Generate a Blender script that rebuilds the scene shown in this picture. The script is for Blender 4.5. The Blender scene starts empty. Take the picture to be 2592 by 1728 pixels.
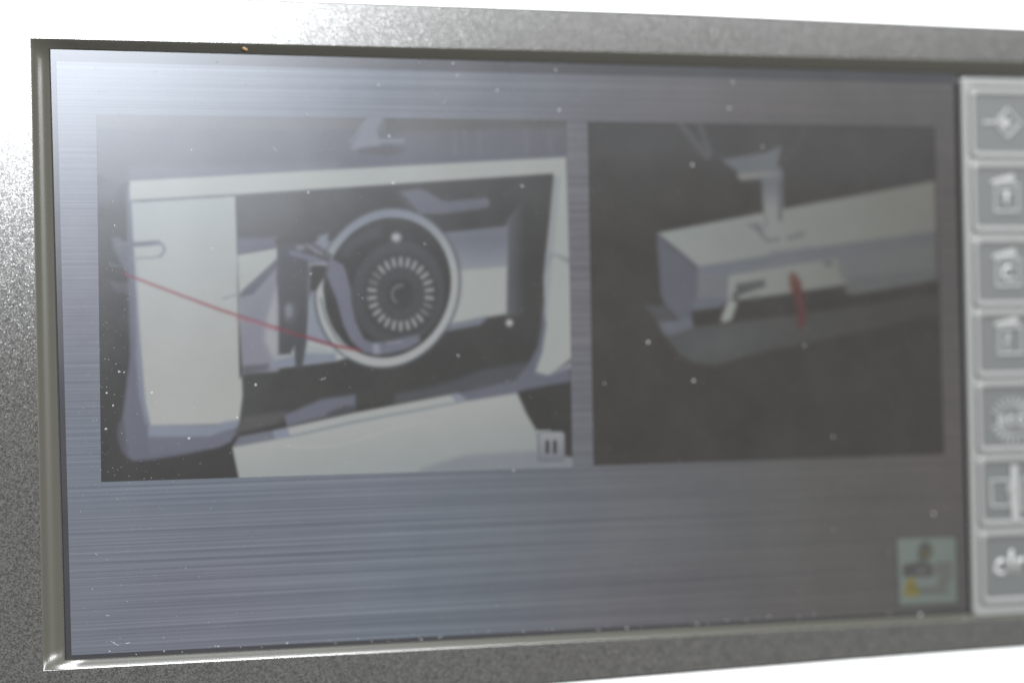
import bpy, bmesh, math, random
import numpy as np
from mathutils import Vector, Matrix
random.seed(7)
rng = np.random.default_rng(5)
C = bpy.context.scene.collection
SC = bpy.context.scene

# ------------------------------------------------------------------ camera
U = 0.092                       # height of the display opening in metres
FP = 5800.0                     # focal length in photograph pixels (50 mm lens on a 22.3 mm wide sensor)
W0, H0 = 2592.0, 1728.0
CORN = np.array([(141, 133), (2419, 196), (2457, 1545), (181, 1664)], float) - [W0 / 2, H0 / 2]
CORN[:, 1] *= -1
A = []
for (x, y), (u, v) in zip([(0, 1), (1, 1), (1, 0), (0, 0)], CORN):
    A.append([x, y, 1, 0, 0, 0, -u * x, -u * y, -u]); A.append([0, 0, 0, x, y, 1, -v * x, -v * y, -v])
Hm = np.linalg.svd(np.array(A))[2][-1].reshape(3, 3)
K = np.diag([1 / FP, 1 / FP, -1.0])
asp = np.linalg.norm(K @ Hm[:, 0]) / np.linalg.norm(K @ Hm[:, 1])
M = K @ Hm @ np.diag([1 / asp, 1, 1])
M /= np.linalg.norm(M[:, 1])
if M[2, 2] > 0: M = -M
u_, s_, v_ = np.linalg.svd(M[:, :2], full_matrices=False)
r12 = u_ @ v_                                   # nearest orthonormal pair
R = np.column_stack([r12[:, 0], r12[:, 1], np.cross(r12[:, 0], r12[:, 1])])   # panel axes -> camera axes
T = M[:, 2] * U
# panel axes: a = right, b = up, c = out of the panel; world = (a, -c, b)
camp = -R.T @ T
def w(a, b, c=0.0): return Vector((a, -c, b))
SWAP = np.array([[1, 0, 0], [0, 0, -1], [0, 1, 0]], float)     # panel -> world
Rw = SWAP @ R.T
cam = bpy.data.cameras.new('camera'); camo = bpy.data.objects.new('camera', cam); C.objects.link(camo)
mw = Matrix.Identity(4)
for i in range(3):
    for j in range(3): mw[i][j] = Rw[i][j]
cw = w(*camp)
for i in range(3): mw[i][3] = cw[i]
camo.matrix_world = mw
cam.sensor_width = 22.3; cam.lens = FP * 22.3 / W0
cam.clip_start = 0.01; cam.clip_end = 20
cam.dof.use_dof = True; cam.dof.aperture_fstop = 4.6
SC.camera = camo

def px(x, y, h=0.0):
    """photograph pixel -> (a, b) on the panel plane lying h metres in front of the display"""
    d = R.T @ np.array([(x - W0 / 2) / FP, -(y - H0 / 2) / FP, -1.0])
    k = (h - camp[2]) / d[2]
    p = camp + k * d
    return float(p[0]), float(p[1])
def pxs(pts, h=0.0): return [px(x, y, h) for x, y in pts]
fa, fb = px(150, 1300, 0.001)
cam.dof.focus_distance = -(R @ np.array([fa, fb, 0.001]) + T)[2]

# ------------------------------------------------------------------ light
def lin(r, g=None, b=None):
    if g is None: r, g, b = r
    f = lambda v: ((v / 255 + 0.055) / 1.055) ** 2.4 if v > 10 else v / 255 / 12.92
    return (f(r), f(g), f(b))
SC.view_settings.view_transform = 'Standard'; SC.view_settings.look = 'None'
SC.view_settings.exposure = 0; SC.view_settings.gamma = 1
world = bpy.data.worlds.new('World'); SC.world = world; world.use_nodes = True
world.node_tree.nodes['Background'].inputs[0].default_value = (1.0, 0.95, 0.89, 1)
world.node_tree.nodes['Background'].inputs[1].default_value = 0.40
def area(name, loc, target, sx, sy, power, col, shape='RECTANGLE'):
    l = bpy.data.lights.new(name, 'AREA'); l.shape = shape; l.size = sx; l.size_y = sy; l.energy = power; l.color = col
    o = bpy.data.objects.new(name, l); C.objects.link(o); o.location = loc
    o.rotation_euler = (Vector(target) - Vector(loc)).to_track_quat('-Z', 'Y').to_euler()
    return o
def mirror_spot(x, y, dist):
    a, b = px(x, y)
    v = np.array([a, b, 0]) - camp; v /= np.linalg.norm(v)
    v[2] *= -1
    p = np.array([a, b, 0]) + v * dist
    return w(*p), w(a, b)
p, t_ = mirror_spot(-10, -370, 1.2)
area('window_sunlight', p, t_, 0.26, 0.07, 29.0, (0.94, 0.975, 1.0), 'ELLIPSE')
area('window_daylight', w(0.17, 1.22, 0.36), w(0.05, 0.05), 0.42, 0.40, 40.0, (0.95, 0.975, 1.0))
p, t_ = mirror_spot(2050, -640, 1.1)
area('ceiling_daylight', p, t_, 0.66, 0.06, 9.0, (0.97, 0.985, 1.0))

# ------------------------------------------------------------------ helpers
def new_mat(name):
    m = bpy.data.materials.new(name); m.use_nodes = True
    return m, m.node_tree.nodes, m.node_tree.links, m.node_tree.nodes['Principled BSDF']
def obj(name, me, mat=None, parent=None, label=None):
    o = bpy.data.objects.new(name, me); C.objects.link(o)
    if mat is not None: me.materials.append(mat)
    if parent is not None: o.parent = parent
    if label: o['label'] = label
    return o
def from_bm(name, bm, mat, parent=None, smooth=False, label=None):
    me = bpy.data.meshes.new(name); bmesh.ops.recalc_face_normals(bm, faces=bm.faces[:]); bm.to_mesh(me); bm.free()
    if smooth:
        for p_ in me.polygons: p_.use_smooth = True
    return obj(name, me, mat, parent, label)
def rrect(a0, b0, a1, b1, r, n=6, sk=None):
    """rounded rectangle loop, counter-clockwise"""
    out = []
    for cx_, cy_, s in ((a1 - r, b1 - r, 0), (a0 + r, b1 - r, 90), (a0 + r, b0 + r, 180), (a1 - r, b0 + r, 270)):
        for i in range(n + 1):
            t = math.radians(s + 90 * i / n)
            out.append((cx_ + r * math.cos(t), cy_ + r * math.sin(t)))
    return out
def loops_mesh(bm, loops, cap_last=False, cap_first=False):
    """loops: list of [(a, b, c)...] all of one length; skins between them"""
    vs = [[bm.verts.new(w(*p)) for p in L] for L in loops]
    n = len(vs[0])
    for k in range(len(vs) - 1):
        for i in range(n):
            j = (i + 1) % n
            bm.faces.new((vs[k][i], vs[k][j], vs[k + 1][j], vs[k + 1][i]))
    if cap_last: bm.faces.new(vs[-1])
    if cap_first: bm.faces.new(vs[0][::-1])
    return vs
def quad_map(q):
    """bilinear map of the unit square to four panel points TL TR BR BL"""
    q = np.array(q, float)
    def f(u, v):
        return (q[0] * (1 - u) + q[1] * u) * (1 - v) + (q[3] * (1 - u) + q[2] * u) * v
    return f
def slab_poly(bm, pts, c0, c1, bev=0.0):
    """extruded polygon standing from c0 to c1 with a small chamfer"""
    ar = sum(pts[i][0] * pts[(i + 1) % len(pts)][1] - pts[(i + 1) % len(pts)][0] * pts[i][1] for i in range(len(pts)))
    if ar < 0: pts = pts[::-1]
    L = [[(a, b, c0) for a, b in pts], [(a, b, c1 - bev) for a, b in pts]]
    if bev > 0:
        n = len(pts); ins = []
        for i in range(n):
            p0, p1, p2 = Vector(pts[i - 1]), Vector(pts[i]), Vector(pts[(i + 1) % n])
            d1 = (p1 - p0).normalized(); d2 = (p2 - p1).normalized()
            nn = Vector((-(d1.y + d2.y), d1.x + d2.x)); k = nn.length
            nn = nn / k if k > 1e-6 else Vector((-d1.y, d1.x))
            s = bev / max(0.5, abs(nn.dot(Vector((-d1.y, d1.x)))))
            ins.append((p1.x + nn.x * s, p1.y + nn.y * s))
        L.append([(a, b, c1) for a, b in ins])
    loops_mesh(bm, L, cap_last=True)
def stroke_poly(pts, wd, closed=False):
    """ribbon outline round a polyline (plane coordinates)"""
    P_ = [Vector(p) for p in pts]; n = len(P_); l, r = [], []
    for i in range(n):
        a = P_[i - 1] if (i > 0 or closed) else P_[i]; b = P_[(i + 1) % n] if (i < n - 1 or closed) else P_[i]
        d = (b - a).normalized(); nn = Vector((-d.y, d.x)) * wd / 2
        l.append(tuple(P_[i] + nn)); r.append(tuple(P_[i] - nn))
    return l, r
def add_stroke(bm, pts, wd, c0, c1, closed=False):
    l, r = stroke_poly(pts, wd, closed)
    lm, rm = stroke_poly(pts, wd * 0.5, closed)
    rows = [[(a, b, c0) for a, b in l], [(a, b, c1) for a, b in lm], [(a, b, c1) for a, b in rm], [(a, b, c0) for a, b in r]]
    vs = [[bm.verts.new(w(*p)) for p in L] for L in rows]; n = len(pts)
    for k in range(3):
        for i in range(n if closed else n - 1):
            j = (i + 1) % n
            bm.faces.new((vs[k][i], vs[k][j], vs[k + 1][j], vs[k + 1][i]))
    if not closed:
        for i in (0, n - 1):
            bm.faces.new([vs[k][i] for k in range(4)])

# ------------------------------------------------------------------ materials
def add_gloss(m, col, rough, normal=None, rlink=None):
    """a clear reflecting layer over the principled base"""
    N, L = m.node_tree.nodes, m.node_tree.links
    g = N.new('ShaderNodeBsdfAnisotropic'); g.distribution = 'BECKMANN'; g.inputs['Color'].default_value = tuple(col) + (1,); g.inputs['Roughness'].default_value = rough
    if normal is not None: L.new(normal, g.inputs['Normal'])
    if rlink is not None: L.new(rlink, g.inputs['Roughness'])
    a = N.new('ShaderNodeAddShader'); out = N['Material Output']
    L.new(N['Principled BSDF'].outputs[0], a.inputs[0]); L.new(g.outputs[0], a.inputs[1]); L.new(a.outputs[0], out.inputs['Surface'])
def m_flake():
    m, N, L, B = new_mat('speckled_grey_paint')
    tc = N.new('ShaderNodeTexCoord')
    v = N.new('ShaderNodeTexVoronoi'); v.inputs['Scale'].default_value = 7500
    L.new(tc.outputs['Object'], v.inputs['Vector'])
    v2 = N.new('ShaderNodeTexVoronoi'); v2.inputs['Scale'].default_value = 4200
    L.new(tc.outputs['Object'], v2.inputs['Vector'])
    mixn = N.new('ShaderNodeMixRGB'); mixn.inputs[0].default_value = 0.5
    L.new(v.outputs['Color'], mixn.inputs[1]); L.new(v2.outputs['Color'], mixn.inputs[2])
    sub = N.new('ShaderNodeVectorMath'); sub.operation = 'SUBTRACT'; sub.inputs[1].default_value = (0.5, 0.5, 0.5)
    L.new(mixn.outputs[0], sub.inputs[0])
    sc_ = N.new('ShaderNodeVectorMath'); sc_.operation = 'SCALE'; 
    # most flakes lie nearly flat, a few are tipped and glint
    vs_ = N.new('ShaderNodeSeparateColor'); L.new(v.outputs['Color'], vs_.inputs[0])
    st = N.new('ShaderNodeMapRange'); st.inputs['From Min'].default_value = 0.60; st.inputs['From Max'].default_value = 1.0
    st.inputs['To Min'].default_value = 0.035; st.inputs['To Max'].default_value = 0.11
    L.new(vs_.outputs[2], st.inputs[0]); L.new(st.outputs[0], sc_.inputs['Scale'])
    L.new(sub.outputs[0], sc_.inputs[0])
    g = N.new('ShaderNodeNewGeometry'); ad = N.new('ShaderNodeVectorMath'); ad.operation = 'ADD'
    L.new(g.outputs['Normal'], ad.inputs[0]); L.new(sc_.outputs[0], ad.inputs[1])
    no = N.new('ShaderNodeVectorMath'); no.operation = 'NORMALIZE'; L.new(ad.outputs[0], no.inputs[0])
    L.new(no.outputs[0], B.inputs['Normal'])
    cr = N.new('ShaderNodeValToRGB'); cr.color_ramp.elements[0].color = (0.020, 0.0195, 0.0185, 1); cr.color_ramp.elements[1].color = (0.066, 0.065, 0.062, 1)
    cr.color_ramp.elements[0].position = 0.2
    sp = N.new('ShaderNodeSeparateColor'); L.new(mixn.outputs[0], sp.inputs[0]); L.new(sp.outputs[0], cr.inputs[0])
    L.new(cr.outputs[0], B.inputs['Base Color'])
    B.inputs['Roughness'].default_value = 0.6; B.inputs['Specular IOR Level'].default_value = 0.0
    add_gloss(m, (0.044, 0.044, 0.044), 0.25, no.outputs[0])
    return m
def m_plain(name, col, rough, spec=0.5, metal=0.0, noise=0.12, nscale=900, bump=0.0):
    m, N, L, B = new_mat(name)
    tc = N.new('ShaderNodeTexCoord'); n = N.new('ShaderNodeTexNoise'); n.inputs['Scale'].default_value = nscale; n.inputs['Detail'].default_value = 4
    L.new(tc.outputs['Object'], n.inputs['Vector'])
    cr = N.new('ShaderNodeValToRGB')
    cr.color_ramp.elements[0].position = 0.3; cr.color_ramp.elements[1].position = 0.7
    cr.color_ramp.elements[0].color = tuple(c * (1 - noise) for c in col) + (1,); cr.color_ramp.elements[1].color = tuple(min(1, c * (1 + noise)) for c in col) + (1,)
    L.new(n.outputs[0], cr.inputs[0]); L.new(cr.outputs[0], B.inputs['Base Color'])
    B.inputs['Roughness'].default_value = rough; B.inputs['Specular IOR Level'].default_value = spec; B.inputs['Metallic'].default_value = metal
    if bump:
        b = N.new('ShaderNodeBump'); b.inputs['Strength'].default_value = bump; b.inputs['Distance'].default_value = 0.0001
        L.new(n.outputs[0], b.inputs['Height']); L.new(b.outputs[0], B.inputs['Normal'])
    return m
M_FLAKE = m_flake()
M_BEVEL = m_plain('satin_grey_rim', (0.040, 0.039, 0.032), 0.26, 0.9, 0.12, 0.0, 0.18, 1500)
M_GAP = m_plain('dark_gap', (0.012, 0.012, 0.013), 0.6, 0.2)
M_WHITE = m_plain('white_casing_plastic', (0.82, 0.83, 0.83), 0.35, 0.5, 0, 0.01, 300)
M_KEYPLATE = m_plain('silver_key_plate', (0.075, 0.079, 0.081), 0.42, 0.5, 0.1, 0.03, 2500, 0.06)
M_KEYFACE = m_plain('grey_key_face', (0.045, 0.0475, 0.0467), 0.5, 0.4, 0.0, 0.04, 2500, 0.06)
M_KEYEDGE = m_plain('pale_key_border', (0.108, 0.110, 0.107), 0.42, 0.5, 0.1, 0.03, 2500)
M_ICON = m_plain('pale_icon_print', (0.15, 0.154, 0.15), 0.4, 0.5, 0.0, 0.03, 2500)
M_LETTER = m_plain('bright_icon_print', (0.19, 0.195, 0.19), 0.4, 0.5, 0.0, 0.03, 2500)
M_DUST = m_plain('pale_dust', (0.18, 0.18, 0.177), 0.8, 0.4, 0, 0.3, 4000)
M_FIBRE = m_plain('tan_lint', (0.22, 0.14, 0.07), 0.7, 0.2, 0, 0.3, 4000)

GAIN = 1.0
def m_screen(name, kind, col=(0.1, 0.1, 0.1)):
    """display surface: light given off by the picture under one dusty, glossy touch film"""
    m, N, L, B = new_mat(name)
    B.inputs['Base Color'].default_value = (0.020, 0.0195, 0.019, 1)
    B.inputs['Specular IOR Level'].default_value = 0.0; B.inputs['Roughness'].default_value = 0.9
    tc = N.new('ShaderNodeTexCoord')
    # finger smears change the gloss
    n = N.new('ShaderNodeTexNoise'); n.inputs['Scale'].default_value = 38; n.inputs['Detail'].default_value = 6; n.inputs['Roughness'].default_value = 0.65
    L.new(tc.outputs['Object'], n.inputs['Vector'])
    mr = N.new('ShaderNodeMapRange'); mr.inputs['From Min'].default_value = 0.3; mr.inputs['From Max'].default_value = 0.7
    mr.inputs['To Min'].default_value = 0.262; mr.inputs['To Max'].default_value = 0.29
    L.new(n.outputs[0], mr.inputs[0]); add_gloss(m, (0.0172, 0.0178, 0.0192), 0.4, None, mr.outputs[0])
    # a thin uneven film of dust
    n3 = N.new('ShaderNodeTexNoise'); n3.inputs['Scale'].default_value = 70; n3.inputs['Detail'].default_value = 8; n3.inputs['Roughness'].default_value = 0.7
    L.new(tc.outputs['Object'], n3.inputs['Vector'])
    df = N.new('ShaderNodeValToRGB'); df.color_ramp.elements[0].position = 0.35; df.color_ramp.elements[1].position = 0.75
    df.color_ramp.elements[0].color = (0.0155, 0.015, 0.0145, 1); df.color_ramp.elements[1].color = (0.021, 0.0202, 0.0192, 1)
    L.new(n3.outputs[0], df.inputs[0]); L.new(df.outputs[0], B.inputs['Base Color'])
    if kind == 'attr':
        a = N.new('ShaderNodeAttribute'); a.attribute_name = 'picture'; src = a.outputs['Color']
    elif kind == 'flat':
        a = N.new('ShaderNodeRGB'); a.outputs[0].default_value = tuple(col) + (1,); src = a.outputs[0]
    else:                                       # brushed steel wallpaper shown by the display
        mp = N.new('ShaderNodeMapping'); mp.inputs['Scale'].default_value = (13, 1, 5600)
        mp.inputs['Rotation'].default_value = (0, 0, 0)
        L.new(tc.outputs['Object'], mp.inputs[0])
        n1 = N.new('ShaderNodeTexNoise'); n1.inputs['Scale'].default_value = 1.0; n1.inputs['Detail'].default_value = 2; n1.inputs['Roughness'].default_value = 0.6
        L.new(mp.outputs[0], n1.inputs['Vector'])
        mp2 = N.new('ShaderNodeMapping'); mp2.inputs['Scale'].default_value = (8, 1, 2000); L.new(tc.outputs['Object'], mp2.inputs[0])
        n2 = N.new('ShaderNodeTexNoise'); n2.inputs['Scale'].default_value = 1.0; n2.inputs['Detail'].default_value = 2; L.new(mp2.outputs[0], n2.inputs['Vector'])
        ad = N.new('ShaderNodeMath'); ad.operation = 'ADD'; L.new(n1.outputs[0], ad.inputs[0]); L.new(n2.outputs[0], ad.inputs[1])
        cr = N.new('ShaderNodeValToRGB'); cr.color_ramp.elements[0].position = 0.34; cr.color_ramp.elements[1].position = 0.66
        ad2 = N.new('ShaderNodeMath'); ad2.operation = 'MULTIPLY'; ad2.inputs[1].default_value = 0.5; L.new(ad.outputs[0], ad2.inputs[0])
        L.new(ad2.outputs[0], cr.inputs[0])
        cr.color_ramp.elements[0].color = (0.074, 0.090, 0.130, 1); cr.color_ramp.elements[1].color = (0.178, 0.204, 0.256, 1)
        # off-axis dimming and warming towards the right, painted into the wallpaper colour
        sx = N.new('ShaderNodeSeparateXYZ'); L.new(tc.outputs['Object'], sx.inputs[0])
        mx = N.new('ShaderNodeMapRange'); mx.inputs['From Min'].default_value = 0.05; mx.inputs['From Max'].default_value = 0.125; L.new(sx.outputs[0], mx.inputs[0])
        hs = N.new('ShaderNodeMixRGB'); hs.blend_type = 'MULTIPLY'; hs.inputs[2].default_value = (0.66, 0.52, 0.40, 1)
        L.new(mx.outputs[0], hs.inputs[0]); L.new(cr.outputs[0], hs.inputs[1])
        # faint pink and green daylight iridescence, painted into the wallpaper colour
        wv = N.new('ShaderNodeTexNoise'); wv.inputs['Scale'].default_value = 26; wv.inputs['Detail'].default_value = 0; L.new(tc.outputs['Object'], wv.inputs['Vector'])
        wr = N.new('ShaderNodeValToRGB'); wr.color_ramp.elements[0].position = 0.3; wr.color_ramp.elements[1].position = 0.7
        wr.color_ramp.elements[0].color = (1.06, 0.97, 0.97, 1); wr.color_ramp.elements[1].color = (0.96, 1.01, 0.99, 1); L.new(wv.outputs[0], wr.inputs[0])
        h2 = N.new('ShaderNodeMixRGB'); h2.blend_type = 'MULTIPLY'; h2.inputs[0].default_value = 1; L.new(hs.outputs[0], h2.inputs[1]); L.new(wr.outputs[0], h2.inputs[2])
        src = h2.outputs[0]
    # a liquid crystal panel dims off its axis
    g = N.new('ShaderNodeNewGeometry'); dt = N.new('ShaderNodeVectorMath'); dt.operation = 'DOT_PRODUCT'
    L.new(g.outputs['Normal'], dt.inputs[0]); L.new(g.outputs['Incoming'], dt.inputs[1])
    pw = N.new('ShaderNodeMath'); pw.operation = 'POWER'; pw.inputs[1].default_value = 4.0; L.new(dt.outputs['Value'], pw.inputs[0])
    gm = N.new('ShaderNodeMath'); gm.operation = 'MULTIPLY'; gm.inputs[1].default_value = GAIN; L.new(pw.outputs[0], gm.inputs[0])
    L.new(src, B.inputs['Emission Color']); L.new(gm.outputs[0], B.inputs['Emission Strength'])
    return m

# ------------------------------------------------------------------ the machine front
HB = 0.0015                      # bezel stands this far in front of the display
root = bpy.data.objects.new('sewing_machine', None); C.objects.link(root)
root['label'] = 'grey and white sewing machine front with lit touch display and moulded icon keys'
root['category'] = 'sewing machine'

# opening in the bezel face and at display depth
oTL = px(76, 97, HB); oBL = px(109, 1697, HB)
oT2 = px(2592, 156, HB); oB2 = px(2592, 1562, HB)
def ext(p, q, a):               # line p-q at abscissa a
    return (a, p[1] + (q[1] - p[1]) * (a - p[0]) / (q[0] - p[0]))
iTL = px(141, 133); iBL = px(181, 1662); iT2 = px(2419, 196); iB2 = px(2457, 1545)
AR = px(2660, 900)[0]            # right end of the key plate
outer = [oTL, ext(oTL, oT2, AR + 0.0045), ext(oBL, oB2, AR + 0.0045), oBL]
inner = [iTL, ext(iTL, iT2, AR + 0.001), ext(iBL, iB2, AR + 0.001), iBL]

# bezel face edges against the white casing
bT = pxs([(-1300, -70), (864, 8), (1728, 36), (2592, 72), (3000, 92)], HB)
bB = pxs([(-1300, 1845), (1310, 1735), (2192, 1664), (2592, 1635), (3000, 1606)], HB)
bT[0] = (bT[0][0], bT[0][1]); aL = -0.050; aR = AR + 0.020
def curve_at(pts, a):
    pts = sorted(pts)
    for i in range(len(pts) - 1):
        if a <= pts[i + 1][0] or i == len(pts) - 2:
            p0, p1 = pts[i], pts[i + 1]
            return p0[1] + (p1[1] - p0[1]) * (a - p0[0]) / (p1[0] - p0[0])
NS = 40
def side_loop(corners, edge):
    """densely sampled loop TL>TR>BR>BL"""
    out = []
    for k in range(4):
        p, q = corners[k], corners[(k + 1) % 4]
        for i in range(NS): out.append((p[0] + (q[0] - p[0]) * i / NS, p[1] + (q[1] - p[1]) * i / NS))
    return out
def outer_loop(off=0.0, r=0.008):
    cor = [(aL - off, 0), (aR + off, 0), (aR + off, 0), (aL - off, 0)]
    out = []
    for k in range(4):
        for i in range(NS):
            t = i / NS
            if k == 0: a = aL - off + (aR - aL + 2 * off) * t; out.append((a, curve_at(bT, a) + off))
            elif k == 2: a = aR + off - (aR - aL + 2 * off) * t; out.append((a, curve_at(bB, a) - off))
            elif k == 1:
                a = aR + off; t0, t1 = curve_at(bT, a) + off, curve_at(bB, a) - off; out.append((a, t0 + (t1 - t0) * t))
            else:
                a = aL - off; t0, t1 = curve_at(bB, a) - off, curve_at(bT, a) + off; out.append((a, t0 + (t1 - t0) * t))
    return out
bm = bmesh.new()
O1 = outer_loop(); I1 = side_loop(outer, 0)
lo = [[(a, b, HB - 0.0012) for a, b in outer_loop(0.0003)], [(a, b, HB - 0.0002) for a, b in outer_loop(0.00005)],
      [(a, b, HB) for a, b in outer_loop(-0.0002)]]
def lerp(L0, L1, t): return [(p[0] + (q[0] - p[0]) * t, p[1] + (q[1] - p[1]) * t) for p, q in zip(L0, L1)]
for t in (0.35, 0.7, 1.0): lo.append([(a, b, HB) for a, b in lerp(outer_loop(-0.0002), I1, t)])
loops_mesh(bm, lo)
bez = from_bm('bezel', bm, M_FLAKE, root, smooth=True, label='speckled dark grey metallic bezel round the display')
bez.data.set_sharp_from_angle(angle=math.radians(25)) if hasattr(bez.data, 'set_sharp_from_angle') else None

# rounded rim falling from the bezel face to the display
I2 = side_loop(inner, 0)
prof = [(0.0, 0.0), (0.015, 0.005), (0.04, 0.02), (0.08, 0.055), (0.14, 0.12), (0.22, 0.215), (0.30, 0.31), (0.38, 0.42), (0.46, 0.53), (0.54, 0.64), (0.62, 0.74), (0.68, 0.82), (0.74, 0.92), (0.76, 1.0), (0.762, 1.1)]
bm = bmesh.new()
profL = [(0.0, 0.0), (0.015, 0.008), (0.04, 0.035), (0.08, 0.09), (0.14, 0.20), (0.22, 0.35), (0.30, 0.44), (0.38, 0.49), (0.46, 0.56), (0.54, 0.67), (0.62, 0.80), (0.68, 0.90), (0.74, 0.98), (0.76, 1.02), (0.762, 1.1)]
loops_mesh(bm, [[(a, b, HB * (1 - (dl if i // NS == 3 and i % NS else d))) for i, (a, b) in enumerate(lerp(I1, I2, t))] for (t, d), (_, dl) in zip(prof, profL)])
rim = from_bm('bezel_rim', bm, M_BEVEL, root, smooth=True, label='smooth satin rim sloping down to the display')
bm = bmesh.new()
loops_mesh(bm, [[(a, b, -0.0002) for a, b in lerp(I1, I2, 0.77)], [(a, b, -0.0003) for a, b in lerp(I1, I2, 1.12)]])
from_bm('gasket', bm, M_GAP, root, label='black gap between rim and display')

# white casing above, below and beside the bezel
def cas_loop(off): return outer_loop(off)
bm = bmesh.new()
L_ = [[(a, b, HB - 0.0013) for a, b in cas_loop(0.0000)], [(a, b, HB - 0.0011) for a, b in cas_loop(0.0011)], [(a, b, HB - 0.0014) for a, b in cas_loop(0.00125)],
      [(a, b, HB - 0.0014) for a, b in cas_loop(0.0014)], [(a, b, HB - 0.0009) for a, b in cas_loop(0.0016)], [(a, b, HB - 0.0012) for a, b in cas_loop(0.012)],
      [(a, b, HB - 0.004) for a, b in cas_loop(0.045)], [(a, b, HB - 0.020) for a, b in cas_loop(0.075)], [(a, b, -0.12) for a, b in cas_loop(0.085)]]
loops_mesh(bm, L_)
cas = from_bm('casing', bm, M_WHITE, root, smooth=True, label='glossy white plastic casing')

# ------------------------------------------------------------------ touch display
SR = px(2425, 900)[0]
scr_c = [px(141, 133), (SR + 0.0006, ext(iTL, iT2, SR)[1]), (SR + 0.0006, ext(iBL, iB2, SR)[1]), px(181, 1662)]
scr_c = [(p[0] - 0.0008 * (1 if i in (0, 3) else 0), p[1] + (0.0008 if i < 2 else -0.0008)) for i, p in enumerate(scr_c)]
bm = bmesh.new(); bm.faces.new([bm.verts.new(w(a, b, 0.0)) for a, b in scr_c[::-1]])
bm.faces.ensure_lookup_table()
r_ = bmesh.ops.extrude_face_region(bm, geom=bm.faces[:]); bmesh.ops.translate(bm, verts=[v for v in r_['geom'] if isinstance(v, bmesh.types.BMVert)], vec=(0, 0.002, 0))
M_BORDER = m_screen('display_border', 'flat', (0.018, 0.019, 0.028))
screen = from_bm('touch_screen', bm, M_BORDER, root, label='lit touch display with black border')
bm = bmesh.new()
wp = pxs([(142, 156), (2412, 214), (2449, 1541), (181, 1657)])
bm.faces.new([bm.verts.new(w(a, b, 0.00004)) for a, b in wp[::-1]])
from_bm('wallpaper', bm, m_screen('brushed_wallpaper', 'brushed'), screen, label='blue grey brushed metal wallpaper on the display')

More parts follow.
